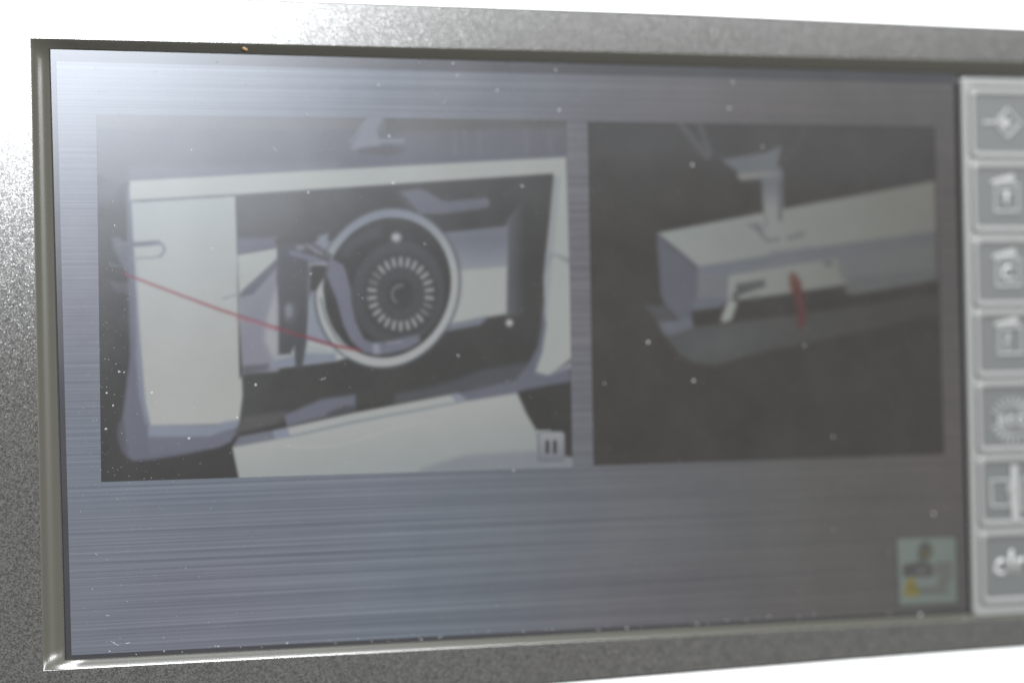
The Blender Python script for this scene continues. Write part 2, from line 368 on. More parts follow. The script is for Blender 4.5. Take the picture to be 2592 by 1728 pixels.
# ---- still pictures shown on the display: drawn on a fine mesh, one face per dot
class Canvas:
    def __init__(s, quad, nu, nv, base):
        s.q = pxs(quad); s.f = quad_map(s.q); s.nu, s.nv = nu, nv
        u, v = np.meshgrid(np.linspace(0, 1, nu), np.linspace(0, 1, nv))
        P_ = s.f(u[..., None], v[..., None]); s.A, s.B = P_[..., 0], P_[..., 1]
        # invert panel point -> photograph position so that shapes can be given in the picture's own dots
        cx = np.stack([s.A, s.B, np.zeros_like(s.A)], -1) @ R.T + T
        s.X = W0 / 2 + FP * cx[..., 0] / -cx[..., 2]; s.Y = H0 / 2 - FP * cx[..., 1] / -cx[..., 2]
        s.img = np.zeros((nv, nu, 3)); s.img[:] = base
    def mask(s, pts, soft):
        X, Y = s.X, s.Y; p = np.array(pts, float)
        ins = np.zeros(X.shape, bool); d2 = np.full(X.shape, 1e18)
        m = max(6, soft * 2)
        sel = (X > p[:, 0].min() - m) & (X < p[:, 0].max() + m) & (Y > p[:, 1].min() - m) & (Y < p[:, 1].max() + m)
        if not sel.any(): return np.zeros(X.shape)
        x, y = X[sel], Y[sel]; i_ = np.zeros(x.shape, bool); d = np.full(x.shape, 1e18)
        for k in range(len(p)):
            (x0, y0), (x1, y1) = p[k - 1], p[k]
            c = ((y0 > y) != (y1 > y))
            with np.errstate(divide='ignore', invalid='ignore'):
                xi = (x1 - x0) * (y - y0) / (y1 - y0 if y1 != y0 else 1e-9) + x0
            i_ ^= c & (x < xi)
            dx, dy = x1 - x0, y1 - y0; l2 = dx * dx + dy * dy + 1e-9
            t = np.clip(((x - x0) * dx + (y - y0) * dy) / l2, 0, 1)
            d = np.minimum(d, (x - x0 - t * dx) ** 2 + (y - y0 - t * dy) ** 2)
        sd = np.sqrt(d) * np.where(i_, 1, -1)
        out = np.zeros(X.shape); out[sel] = np.clip(sd / soft + 0.5, 0, 1); return out
    def put(s, m, col, al=1.0):
        if callable(col): c = col(s.X, s.Y)
        else: c = np.array(col, float)
        m = (m * al)[..., None]; s.img = s.img * (1 - m) + c * m
    def poly(s, pts, col, soft=3.0, al=1.0): s.put(s.mask(pts, soft), col, al)
    def line(s, pts, wd, col, soft=3.0, al=1.0):
        X, Y = s.X, s.Y; d = np.full(X.shape, 1e18)
        for (x0, y0), (x1, y1) in zip(pts[:-1], pts[1:]):
            dx, dy = x1 - x0, y1 - y0; l2 = dx * dx + dy * dy + 1e-9
            t = np.clip(((X - x0) * dx + (Y - y0) * dy) / l2, 0, 1)
            d = np.minimum(d, (X - x0 - t * dx) ** 2 + (Y - y0 - t * dy) ** 2)
        s.put(np.clip((wd / 2 - np.sqrt(d)) / soft + 0.5, 0, 1), col, al)
    def ell(s, cx, cy, rx, ry, col, soft=3.0, al=1.0, sh=0.0):
        pts = [(cx + rx * math.cos(t - sh), cy - ry * math.sin(t)) for t in np.linspace(0, 2 * math.pi, 73)[:-1]]
        s.poly(pts, col, soft, al)
    def blur(s, k):
        ker = np.exp(-0.5 * (np.arange(-4, 5) / k) ** 2); ker /= ker.sum()
        for ax in (0, 1):
            p_ = np.pad(s.img, [(4, 4) if i == ax else (0, 0) for i in range(3)], mode='edge')
            s.img = sum(ker[i] * np.take(p_, np.arange(i, i + s.img.shape[ax]), axis=ax) for i in range(9))
    def build(s, name, c, mat, label):
        nu, nv = s.nu, s.nv
        co = np.stack([s.A, np.full(s.A.shape, -c), s.B], -1).reshape(-1, 3).astype(np.float32)
        idx = np.arange(nu * nv).reshape(nv, nu)
        f = np.stack([idx[:-1, :-1], idx[1:, :-1], idx[1:, 1:], idx[:-1, 1:]], -1).reshape(-1, 4)
        me = bpy.data.meshes.new(name); me.vertices.add(nu * nv); me.vertices.foreach_set('co', co.ravel())
        me.loops.add(f.size); me.loops.foreach_set('vertex_index', f.ravel().astype(np.int32))
        me.polygons.add(len(f)); me.polygons.foreach_set('loop_start', (np.arange(len(f)) * 4).astype(np.int32))
        me.update(calc_edges=True)
        ca = me.color_attributes.new('picture', 'FLOAT_COLOR', 'POINT')
        g_ = s.img.mean(-1, keepdims=True); v = (g_ + (s.img - g_) * np.where(s.img[..., :1] > s.img[..., 2:], 0.9, 0.6)) / 255.0; v = np.where(v > 0.04, ((np.maximum(v, 0) + 0.055) / 1.055) ** 2.4, v / 12.92)
        v = np.clip(v * SCALE - VEIL, 0.0, 1)
        col = np.concatenate([v.reshape(-1, 3), np.ones((nu * nv, 1))], 1).astype(np.float32)
        ca.data.foreach_set('color', col.ravel())
        return obj(name, me, mat, screen, label)
SCALE = 1.0
VEIL = np.array([0.055, 0.053, 0.055])
M_PIC = m_screen('display_picture', 'attr')
cA = lambda L: [(200 + x / 2.8, 400 + y / 2.8) for x, y in L]
cE = lambda L: [(700 + x / 3.136, 480 + y / 3.136) for x, y in L]
cF = lambda L: [(1000 + x / 2.85, 700 + y / 2.85) for x, y in L]
cH = lambda L: [(200 + x / 3.36, 900 + y / 3.36) for x, y in L]
c2 = lambda L: [(864 + x / 2.722, y / 2.722) for x, y in L]
cG = lambda L: [(1450 + x / 3.266, 280 + y / 3.266) for x, y in L]
cJ = lambda L: [(1600 + x / 2.868, 550 + y / 2.868) for x, y in L]
def grad(p0, c0, p1, c1):
    p0, p1 = np.array(p0, float), np.array(p1, float); d = p1 - p0; l2 = d @ d; c0, c1 = np.array(c0, float), np.array(c1, float)
    def f(X, Y):
        t = np.clip(((X - p0[0]) * d[0] + (Y - p0[1]) * d[1]) / l2, 0, 1)[..., None]
        return c0 * (1 - t) + c1 * t
    return f

# left picture: sewing machine head seen from its end, hand wheel and red thread
K_ = (60, 58, 60); WHT = (163, 170, 168); BLU = (122, 132, 156); LAV = (98, 101, 124); DLAV = (84, 85, 102)
P1 = Canvas([(244, 291), (1434, 304), (1449, 1182), (256, 1219)], 640, 470, K_)
P1.poly([(230, 280), (1460, 280), (1460, 392), (864, 430), (327, 458), (300, 470), (230, 430)], (96, 99, 114), 6)
P1.poly([(236, 285), (420, 285), (380, 400), (330, 470), (290, 520), (236, 520)], (92, 93, 106), 50, 0.8)
P1.poly([(975, 296), (1445, 300), (1445, 323), (1240, 326), (1210, 333), (975, 334)], (92, 93, 92), 8)
P1.poly([(244, 291), (975, 294), (975, 332), (244, 325)], (104, 105, 112), 8)
for x in (1150, 1175, 1212, 1330, 1390): P1.line([(x, 330), (x + 4, 392)], 8, (118, 121, 140), 8, 0.35)
P1.poly([(958, 275), (975, 280), (955, 330), (965, 378), (885, 380), (905, 345), (925, 310)], (126, 134, 158), 6, 0.8)
P1.line([(886, 362), (930, 300), (958, 262)], 5, (150, 160, 180), 4, 0.5)
P1.ell(966, 382, 62, 11, (88, 88, 98), 8)
P1.line([(935, 357), (1020, 357)], 9, (128, 136, 148), 6)
P1.poly(cA([(355, 70), (1820, 40), (1820, 95), (1150, 130), (355, 165)]), (110, 114, 138), 20, 0.6)
P1.poly(c2([(0, 1090), (1560, 1050), (1560, 1090), (0, 1165)]), (92, 96, 118), 10, 0.7)
# left column and lavender surround
P1.poly([(318, 470), (345, 470), (372, 1080), (602, 1075), (600, 1100), (560, 1130), (470, 1150), (379, 1164), (336, 1167), (318, 1152), (303, 1100), (328, 900)], LAV, 10)
P1.poly(cH([(330, 560), (380, 560), (420, 880), (350, 800), (320, 680)]), DLAV, 10)
P1.poly(cA([(225, 560), (285, 560), (400, 700), (400, 900), (300, 760), (240, 640)]), (104, 108, 130), 14, 0.8)
P1.poly(cA([(190, 860), (400, 890), (400, 960), (260, 960)]), (98, 100, 116), 14, 0.6)
P1.poly(cA([(210, 740), (280, 760), (300, 780), (220, 770)]), (120, 122, 132), 6, 0.6)
# white head: top strip, right strip, panel
P1.poly([(327, 458), (864, 428), (1434, 397), (1449, 905), (1388, 952), (1355, 942), (1377, 840), (1376, 700), (1400, 440), (864, 476), (596, 494), (328, 508)], WHT, 4)
P1.poly([(1402, 446), (1418, 446), (1402, 620), (1388, 760), (1380, 850), (1374, 700)], (140, 148, 158), 6, 0.7)
P1.poly([(1375, 700), (1392, 640), (1443, 670), (1443, 655), (1400, 640)], (120, 128, 140), 5, 0.7)
P1.poly(cF([(1075, 400), (1055, 560), (1010, 690), (1100, 715), (1285, 600), (1285, 655), (1100, 720), (960, 700)]), (136, 144, 160), 5)
P1.poly([(332, 512), (596, 496), (602, 646), (602, 750), (607, 960), (613, 945), (615, 998), (606, 1067), (601, 1072), (379, 1078), (367, 1019), (357, 900), (343, 721)], grad((460, 560), (158, 167, 170), (470, 900), (166, 169, 167)), 4)
P1.poly([(345, 660), (356, 900), (367, 1019), (380, 1076), (368, 1076), (352, 1000), (344, 900)], (124, 134, 162), 8, 0.8)
P1.line([(332, 509), (596, 493)], 3.0, (92, 104, 120), 3)
P1.poly(cH([(580, 592), (1150, 588), (1250, 560), (1370, 540), (1358, 610), (1240, 640), (1130, 688), (850, 692), (590, 692)]), (122, 132, 156), 6)
P1.poly(cH([(590, 695), (1100, 690), (1240, 642), (1350, 606), (1290, 735), (1150, 785), (600, 830)]), (103, 106, 128), 7)
# dark opening
P1.poly([(596, 494), (864, 477), (1401, 447), (1390, 560), (1374, 700), (1377, 770), (1371, 850), (1356, 890), (1333, 928), (1302, 963), (1140, 997), (1000, 1018), (900, 1028), (727, 1068), (602, 1100), (612, 1040), (615, 998), (610, 880), (602, 750), (601, 646)], grad((700, 500), (84, 84, 88), (900, 600), (68, 67, 69)), 4)
P1.poly([(1280, 560), (1330, 500), (1330, 800), (1280, 800)], grad((1284, 600), (94, 99, 110), (1330, 600), (68, 67, 69)), 6, 0.9)
P1.poly(c2([(385, 1318), (540, 1303), (600, 1325), (640, 1350), (690, 1380), (740, 1387), (1000, 1362), (1022, 1385), (1015, 1428), (860, 1455), (700, 1472), (540, 1478), (490, 1420), (440, 1360)]), (98, 103, 124), 6)
P1.poly(c2([(360, 1315), (400, 1315), (520, 1460), (460, 1440)]), (78, 78, 82), 8)
# body of the arm behind the wheel
BODY = [(601, 646), (697, 630), (800, 612), (1118, 590), (1284, 573), (1281, 793), (1230, 802), (1110, 842), (850, 914), (720, 930), (614, 946), (606, 800)]
P1.poly(BODY, grad((1180, 600), (114, 121, 142), (1180, 700), (164, 171, 171)), 4)
P1.poly([(1120, 592), (1284, 573), (1284, 675), (1120, 690)], grad((1180, 610), (108, 114, 134), (1180, 690), (140, 148, 160)), 10)
P1.poly([(1160, 686), (1283, 676), (1281, 795), (1165, 812)], WHT, 8)
P1.poly([(1110, 826), (1230, 800), (1232, 806), (1215, 822), (1110, 842)], (114, 120, 142), 5)
P1.poly([(601, 605), (700, 600), (700, 626), (602, 644)], (104, 107, 128), 10)
P1.poly([(602, 646), (700, 628), (702, 652), (608, 738)], WHT, 4)
P1.poly([(702, 655), (705, 940), (614, 946), (606, 745)], (126, 128, 148), 5)
P1.poly([(702, 655), (702, 675), (640, 745), (606, 752), (606, 742)], (96, 100, 116), 6)
P1.line([(565, 756), (600, 745), (610, 741)], 5, (134, 140, 146), 4)
P1.poly([(700, 730), (676, 800), (668, 860), (690, 905), (704, 905)], (160, 164, 170), 16, 0.8)
P1.poly([(614, 926), (680, 920), (680, 935), (614, 950)], (96, 97, 112), 8)
P1.poly([(686, 905), (760, 880), (850, 892), (850, 914), (770, 924), (686, 932)], (124, 133, 158), 5)
P1.poly([(694, 905), (760, 870), (820, 880), (850, 896), (770, 893), (690, 912)], (152, 161, 166), 5)
P1.poly([(784, 690), (800, 700), (850, 800), (850, 880), (780, 860)], (130, 139, 160), 4)
# hand wheel
P1.ell(980, 729, 188, 204, (86, 90, 104), 5, 0.7, 0.08)
P1.ell(980, 729, 179.5, 199.5, grad((980, 540), (120, 130, 152), (1010, 700), (162, 169, 170)), 4, 1, 0.08)
P1.ell(981, 728, 160, 177, (64, 63, 65), 4, 1, 0.08)
P1.ell(1008, 742, 118, 132, (80, 81, 88), 12, 0.8, 0.05)
P1.ell(1012, 745, 96, 108, (70, 70, 73), 5, 0.9)
P1.ell(1014, 746, 60, 68, (76, 77, 83), 6, 0.9)
P1.ell(1014, 746, 34, 40, (66, 66, 70), 5, 0.8)
P1.line([(871, 640), (900, 610), (950, 590)], 26, (84, 88, 96), 20, 0.6)
for k in range(26):
    t = 2 * math.pi * (k + 0.5) / 26
    cs, sn = math.cos(t), math.sin(t)
    bright = 158 if (k % 13) not in (1, 2) else 120
    P1.line([(1014 + 65 * cs, 744 + 73 * sn), (1014 + 81 * cs, 744 + 90 * sn)], 8.5, (bright - 6, bright, bright + 4), 5)
P1.line([(1014 - 22 * math.cos(t), 745 - 22 * math.sin(t) * 1.05) for t in np.radians(np.arange(-55, 110, 12))][::-1], 6, (124, 128, 132), 4, 0.85)
P1.ell(1003, 601, 13, 12, (150, 155, 165), 9)
P1.ell(1000, 600, 7, 6, (170, 172, 178), 5)
# thread guide lever over the wheel
P1.poly(cE([(375, 560), (430, 690), (465, 840), (520, 1060), (600, 1200), (650, 1275), (560, 1230), (480, 1130), (400, 960), (370, 800)]), (62, 61, 64), 6, 0.9)
P1.poly(cE([(395, 545), (470, 560), (530, 600), (550, 650), (590, 800), (596, 900), (625, 1040), (690, 1180), (760, 1215), (900, 1205), (1060, 1160), (1130, 1150), (1140, 1205), (1050, 1260), (900, 1300), (800, 1312), (690, 1290), (590, 1200), (530, 1080), (470, 860), (400, 690), (360, 600)]), (106, 110, 134), 7)
P1.poly(cE([(760, 1220), (815, 1220), (820, 1300), (770, 1305)]), (134, 142, 160), 8)
P1.line(cE([(880, 1215), (990, 1205)]), 3, (150, 154, 164), 3)
P1.line(cE([(350, 860), (390, 1020), (480, 1190), (560, 1230)]), 5, (72, 74, 86), 4, 0.6)
# dark needle bar
P1.poly([(702, 625), (760, 612), (800, 640), (835, 652), (826, 700), (800, 690), (790, 730), (782, 760), (776, 865), (764, 932), (748, 932), (745, 875), (736, 895), (705, 898), (705, 780), (700, 700)], grad((705, 700), (84, 86, 98), (775, 720), (78, 79, 86)), 5)
P1.line([(783, 660), (781, 730), (780, 800), (776, 870)], 4, (120, 130, 152), 4, 0.8)
P1.line([(738, 640), (790, 655), (825, 668)], 14, (108, 112, 138), 7)
P1.line([(783, 669), (824, 668)], 6, (138, 146, 152), 4)
P1.poly([(790, 674), (822, 674), (820, 700), (800, 735), (786, 735)], (62, 61, 64), 5)
P1.poly([(798, 625), (806, 598), (832, 590), (825, 630), (812, 637)], (120, 128, 150), 9)
P1.ell(760, 627, 12, 7, (118, 124, 138), 6)
P1.line([(700, 610), (740, 600), (790, 618), (836, 648)], 10, (74, 74, 80), 8, 0.8)
P1.ell(731, 787, 9, 17, (138, 146, 166), 9)
P1.ell(735, 790, 18, 26, (104, 108, 122), 16, 0.5)
# lower cover and its white edges
P1.poly(cH([(1395, 520), (1760, 470), (1700, 580), (1400, 640), (1330, 660)]), (86, 84, 88), 12)
P1.poly(cH([(1740, 505), (2060, 370), (2352, 330), (2352, 455), (1770, 600)]), (102, 106, 128), 8)
P1.poly(cH([(2100, 490), (2240, 430), (2352, 420), (2352, 470), (2120, 510)]), (80, 80, 90), 8)
P1.poly(cF([(0, 850), (300, 790), (430, 745), (640, 670), (960, 620), (1000, 640), (930, 740), (860, 770), (400, 850), (0, 920)]), (80, 84, 94), 14)
P1.poly(cF([(1058, 200), (1090, 340), (1060, 540), (1000, 700), (950, 800), (880, 840), (480, 910), (400, 850), (860, 750), (950, 650), (1030, 500), (1055, 350)]), (100, 104, 126), 6)
P1.poly(cF([(1000, 690), (1100, 715), (1265, 660), (1268, 755), (960, 812), (905, 825)]), (100, 105, 126), 5)
P1.poly([(587, 1131), (604, 1104), (727, 1081), (727, 1106)], (108, 112, 130), 4)
P1.poly([(690, 1089), (727, 1081), (740, 1103), (695, 1110)], (126, 134, 160), 4)
P1.poly([(727, 1081), (900, 1043), (1140, 998), (1160, 1018), (900, 1066), (735, 1104)], (162, 168, 166), 4)
P1.poly([(1140, 998), (1158, 994), (1182, 1010), (1160, 1018)], (130, 138, 162), 4)
P1.poly([(587, 1131), (735, 1104), (900, 1067), (1160, 1018), (1309, 994), (1333, 1047), (1358, 1089), (1375, 1140), (1449, 1158), (1449, 1190), (606, 1222)], grad((900, 1060), (166, 171, 168), (920, 1190), (150, 158, 160)), 4)
P1.line([(735, 1104), (900, 1067), (1160, 1018)], 3.5, (108, 122, 142), 3)
P1.poly([(1063, 1186), (1175, 1152), (1351, 1140), (1449, 1158), (1449, 1190), (1063, 1195)], (130, 138, 150), 14)
P1.poly(cF([(895, 830), (1262, 760), (1276, 1300), (1225, 1290), (1215, 1115), (1030, 1110), (950, 985)]), (66, 64, 66), 4)
P1.line([(730, 1128), (800, 1133), (860, 1126), (930, 1105), (1000, 1082), (1085, 1065)], 3, (182, 186, 184), 4, 0.5)
# thread hook at the left
P1.line(cA([(290, 605), (420, 612), (560, 600)]), 11, (100, 102, 122), 5)
P1.line(cA([(540, 598), (590, 612), (606, 645), (598, 670), (570, 700)]), 6, (108, 114, 136), 4)
P1.line(cA([(580, 695), (520, 706), (380, 712)]), 4.5, (122, 128, 142), 4)
# red thread
P1.line([(311, 692), (430, 737), (557, 784), (700, 830)], 5.5, (140, 66, 74), 4.5, 0.85)
P1.line([(700, 830), (770, 852), (850, 875), (912, 886)], 7, (132, 62, 72), 5, 0.9)
P1.line([(600, 808), (640, 815), (700, 836)], 8, (158, 116, 128), 8, 0.6)
P1.ell(1289, 817, 9, 9, (178, 182, 182), 6)
P1.img += rng.normal(0, 1.3, P1.img.shape[:2])[..., None]
P1.blur(1.7)
P1.build('thread_picture', 0.00008, M_PIC, 'left still picture of a sewing machine end with hand wheel and red thread')

# right picture: free arm and foot of the machine with a red arrow
K2 = (70, 67, 67)
P2 = Canvas([(1487, 308), (2366, 320), (2390, 1148), (1502, 1178)], 480, 450, K2)
P2.poly([(1487, 308), (2366, 320), (2366, 470), (1900, 420), (1740, 400), (1487, 420)], (76, 75, 79), 60, 0.8)
P2.line(cG([(880, 95), (960, 200), (1050, 320), (1110, 385)]), 14, (98, 98, 104), 9, 0.8)
P2.line(cG([(1045, 110), (1095, 260), (1135, 365)]), 14, (92, 95, 104), 9, 0.8)
P2.line(cG([(1915, 120), (1890, 220), (1800, 350), (1750, 420)]), 7, (88, 87, 90), 10, 0.6)
P2.poly([(1662, 590), (1921, 540), (2100, 507), (2366, 458), (2370, 590), (2088, 625), (1767, 677)], grad((1700, 620), (150, 158, 156), (2366, 520), (134, 134, 128)), 5)
P2.poly(cJ([(178, 118), (475, 362), (468, 590), (440, 790), (330, 735), (240, 640), (205, 560)]), (98, 101, 120), 6)
P2.line(cJ([(195, 140), (330, 245), (465, 365)]), 7, (82, 84, 98), 8, 0.8)
P2.poly(cJ([(475, 365), (1400, 215), (2205, 105), (2215, 470), (1560, 565), (750, 610), (440, 700), (468, 560)]), grad((1800, 700), (118, 123, 132), (2366, 640), (114, 115, 116)), 7)
P2.poly(cJ([(478, 362), (1400, 212), (2205, 100), (2205, 200), (1500, 290), (700, 400), (475, 420)]), grad((1770, 690), (114, 122, 138), (2366, 600), (108, 110, 114)), 8)
P2.poly(cJ([(1000, 250), (1300, 215), (1300, 260), (1000, 310)]), (108, 114, 132), 14, 0.7)
P2.poly(cJ([(465, 590), (690, 580), (690, 690), (440, 690)]), (104, 108, 130), 10, 0.8)
P2.poly(cJ([(2215, 370), (1560, 440), (1560, 570), (2215, 480)]), (102, 104, 108), 12, 0.7)
P2.poly(cJ([(700, 425), (1100, 355), (1490, 298), (1508, 440), (1570, 475), (1480, 495), (1120, 550), (755, 605), (690, 590)]), grad((1840, 720), (148, 156, 152), (2130, 660), (134, 136, 130)), 5)
P2.poly(cJ([(752, 485), (960, 452), (965, 505), (900, 520), (760, 560)]), (88, 90, 96), 8)
P2.poly(cJ([(730, 545), (780, 540), (900, 520), (760, 570), (770, 610), (740, 600)]), (78, 78, 82), 6)
P2.ell(*cJ([(1425, 335)])[0], 12, 6, (100, 106, 112), 7)
P2.poly(cJ([(430, 680), (640, 655), (700, 600), (760, 600), (1100, 560), (1300, 530), (1560, 490), (1580, 570), (2215, 455), (2225, 560), (1700, 650), (1280, 700), (700, 770), (430, 800)]), (68, 64, 63), 9)
P2.poly(cJ([(1540, 500), (1580, 500), (1580, 555), (1545, 555)]), (120, 112, 106), 8, 0.8)
P2.poly(cJ([(860, 570), (920, 565), (930, 600), (870, 610)]), (96, 96, 106), 8, 0.7)
P2.poly(cJ([(695, 600), (765, 615), (720, 745), (660, 765), (640, 745)]), (158, 164, 158), 6)
P2.poly(cJ([(185, 775), (430, 795), (800, 755), (1280, 695), (1800, 615), (2225, 560), (2240, 700), (1800, 800), (1300, 905), (900, 985), (600, 1075), (460, 1060), (350, 1000), (250, 880)]), grad((1780, 760), (88, 89, 93), (2250, 850), (80, 78, 77)), 10)
P2.poly(cJ([(400, 850), (900, 800), (1000, 870), (600, 1000), (430, 1000)]), (96, 98, 104), 40, 0.4)
P2.poly(cJ([(85, 640), (235, 640), (330, 735), (190, 760)]), (84, 84, 92), 9)
P2.poly(cJ([(190, 760), (430, 735), (445, 800), (260, 860), (220, 830)]), (106, 110, 130), 9)
P2.poly(cJ([(1145, 420), (1170, 402), (1215, 455), (1232, 530), (1255, 640), (1260, 720), (1240, 790), (1218, 815), (1200, 790), (1202, 690), (1182, 590), (1150, 510)]), (104, 56, 54), 10)
P2.poly(cJ([(1140, 415), (1170, 400), (1200, 440), (1200, 520), (1140, 510)]), (116, 84, 80), 10, 0.7)
P2.poly(cG([(1555, 560), (1735, 560), (1738, 800), (1715, 960), (1735, 1060), (1620, 1070), (1590, 960), (1570, 760)]), grad((1960, 470), (110, 117, 128), (1960, 530), (144, 150, 148)), 7)
P2.line(cG([(1715, 560), (1712, 820), (1712, 900)]), 7, (84, 86, 94), 6, 0.9)
P2.line(cG([(1575, 840), (1600, 910), (1590, 960)]), 5, (104, 110, 118), 5, 0.7)
P2.poly(cG([(1235, 405), (1420, 375), (1600, 345), (1720, 295), (1700, 400), (1690, 450), (1735, 500), (1735, 570), (1400, 575), (1350, 500), (1260, 440)]), (110, 117, 127), 7)
P2.poly(cG([(1360, 525), (1540, 508), (1690, 512), (1690, 540), (1540, 552), (1400, 580), (1360, 560)]), (138, 141, 136), 6)
P2.line(cG([(1460, 945), (1530, 980), (1570, 1040), (1620, 1078), (1700, 1060)]), 7, (98, 106, 114), 8, 0.9)
P2.line(cG([(1520, 940), (1550, 990)]), 10, (98, 106, 116), 8, 0.8)
P2.line(cG([(1780, 1055), (1840, 1040), (1900, 1018)]), 8, (98, 104, 110), 8, 0.9)
P2.line(cG([(1180, 1000), (1300, 1120)]), 6, (138, 144, 146), 10, 0.5)
P2.img += rng.normal(0, 1.3, P2.img.shape[:2])[..., None]
P2.blur(1.7)
P2.build('foot_picture', 0.00008, M_PIC, 'right still picture of a white free arm with a red pointing arrow')

# pause button drawn over the left picture
P3 = Canvas([(1357, 1088), (1431, 1087), (1433, 1169), (1359, 1171)], 60, 64, (66, 64, 66))
P3.img[:] = P1.img[0, 0]
P3.img[:, :30] = (156, 163, 161); P3.img[:, 30:] = (60, 58, 60); P3.img[52:, :] = (130, 138, 150)
RR = lambda x0, y0, x1, y1, q: [(cx + q * math.cos(math.radians(t)), cy - q * math.sin(math.radians(t))) for cx, cy, s_ in ((x1 - q, y0 + q, 0), (x0 + q, y0 + q, 90), (x0 + q, y1 - q, 180), (x1 - q, y1 - q, 270)) for t in range(s_, s_ + 91, 15)]
P3.poly(RR(1359, 1090, 1430, 1168, 11), (112, 116, 130), 3)
P3.poly(RR(1364, 1094, 1426, 1161, 8), grad((1394, 1096), (152, 156, 160), (1395, 1155), (122, 126, 142)), 5)
P3.line([(1385, 1118), (1385, 1143)], 9, (66, 66, 68), 4)
P3.line([(1404, 1118), (1404, 1143)], 9, (66, 66, 68), 4)
P3.blur(0.9)
P3.build('pause_button', 0.00012, M_PIC, 'small grey pause button in the corner of the left picture')
# advice button at the lower right of the display
P4 = Canvas([(2265, 1357), (2424, 1352), (2430, 1530), (2270, 1536)], 120, 130, (88, 86, 84))
P4.img[:] = (82, 82, 81)
P4.poly([(2270, 1362), (2418, 1358), (2423, 1524), (2276, 1530)], (118, 134, 128), 8)
c5 = lambda L: [(2192 + x / 2.6225, 1130 + y / 2.6225) for x, y in L]
P4.ell(*c5([(392, 690)])[0], 18, 24, (88, 90, 84), 9)
P4.ell(*c5([(397, 710)])[0], 7, 6, (112, 100, 70), 7)
P4.poly(c5([(245, 785), (360, 760), (420, 765), (440, 790), (440, 860), (245, 860)]), (84, 82, 84), 8)
P4.line(c5([(340, 820), (385, 820)]), 9, (120, 122, 128), 8, 0.8)
P4.line(c5([(350, 730), (395, 790)]), 9, (92, 92, 88), 8)
P4.poly(c5([(440, 780), (570, 765), (575, 850), (530, 940), (350, 960), (350, 935), (470, 920), (480, 850), (440, 850)]), (110, 112, 109), 9)
P4.line(c5([(470, 775), (560, 770)]), 6, (98, 100, 98), 6, 0.8)
P4.poly(c5([(268, 875), (325, 870), (335, 930), (360, 960), (350, 990), (245, 990), (262, 930)]), (134, 122, 66), 8)
P4.line(c5([(335, 900), (440, 890)]), 10, (118, 130, 132), 6, 0.7)
P4.line(c5([(360, 965), (540, 960)]), 7, (96, 104, 100), 6)
P4.line(c5([(290, 930), (340, 935)]), 5, (104, 100, 70), 6)
P4.img = P4.img * 1.10
P4.blur(1.0)
P4.build('advice_button', 0.00010, M_PIC, 'pale green button with a tiny sewing machine and yellow foot')

# ------------------------------------------------------------------ key plate with moulded icon keys
HK = 0.0010
pl = px(2421, 205); pb = px(2457, 1560)
aP0 = (pl[0] + pb[0]) / 2
top_p = px(2430, 203)[1] + 0.0004; bot_p = px(2470, 1560)[1]
bm = bmesh.new()
base = rrect(aP0, bot_p, AR + 0.0008, top_p, 0.0012)
def inset(L, d):
    ca = sum(p[0] for p in L) / len(L); cb = sum(p[1] for p in L) / len(L)
    ha = max(p[0] for p in L) - ca; hb = max(p[1] for p in L) - cb
    return [(ca + (p[0] - ca) * (ha - d) / ha, cb + (p[1] - cb) * (hb - d) / hb) for p in L]
loops_mesh(bm, [[(a, b, -0.001) for a, b in base], [(a, b, HK * 0.6) for a, b in base], [(a, b, HK) for a, b in inset(base, 0.0003)],
                [(a, b, HK) for a, b in inset(base, 0.0013)], [(a, b, HK * 0.62) for a, b in inset(base, 0.0016)]], cap_last=True)
from_bm('key_plate', bm, M_KEYEDGE, root, label='pale grey plate holding the column of keys')
keyb = [(226, 401), (411, 589), (602, 778), (786, 957), (966, 1146), (1155, 1332), (1344, 1528)]
HF = HK * 0.62
key_objs = []
kL0 = px(2452, 230)[0]; kR0 = AR - 0.0006
for i, (y0, y1) in enumerate(keyb):
    xl = 2452 + (y0 - 226) * 0.024
    b1 = px(xl + 10, y0)[1]; b0 = px(xl + 10, y1)[1]
    kL = (px(xl, (y0 + y1) / 2, HF)[0])
    bm = bmesh.new()
    L0 = rrect(kL, b0, kR0, b1, 0.0011)
    loops_mesh(bm, [[(a, b, HF - 0.0002) for a, b in L0], [(a, b, HF + 0.00025) for a, b in L0], [(a, b, HF + 0.0005) for a, b in inset(L0, 0.0002)],
                    [(a, b, HF + 0.0005) for a, b in inset(L0, 0.0008)], [(a, b, HF + 0.0002) for a, b in inset(L0, 0.0011)]])
    k = from_bm('key', bm, M_KEYEDGE, root, label=['key with an arrow entering a diamond', 'key with a T on stacked cards', 'key with a C on stacked cards', 'key with a question mark on stacked cards',
                                                  'key with eco in a ring of rays', 'key with a presser bar and frames', 'key marked clr'][i])
    bm = bmesh.new(); fl = inset(L0, 0.00105)
    bm.faces.new([bm.verts.new(w(a, b, HF + 0.00021)) for a, b in fl])
    from_bm('key_face', bm, M_KEYFACE, k)
    key_objs.append((k, px(xl + 10, (y0 + y1) / 2, HF), (kL + kR0) / 2))
CI = HF + 0.00021
def P_(pts): return pxs(pts, CI)
def icon(k, build, name='icon'):
    bm = bmesh.new(); build(bm); return from_bm(name, bm, M_ICON, key_objs[k][0])
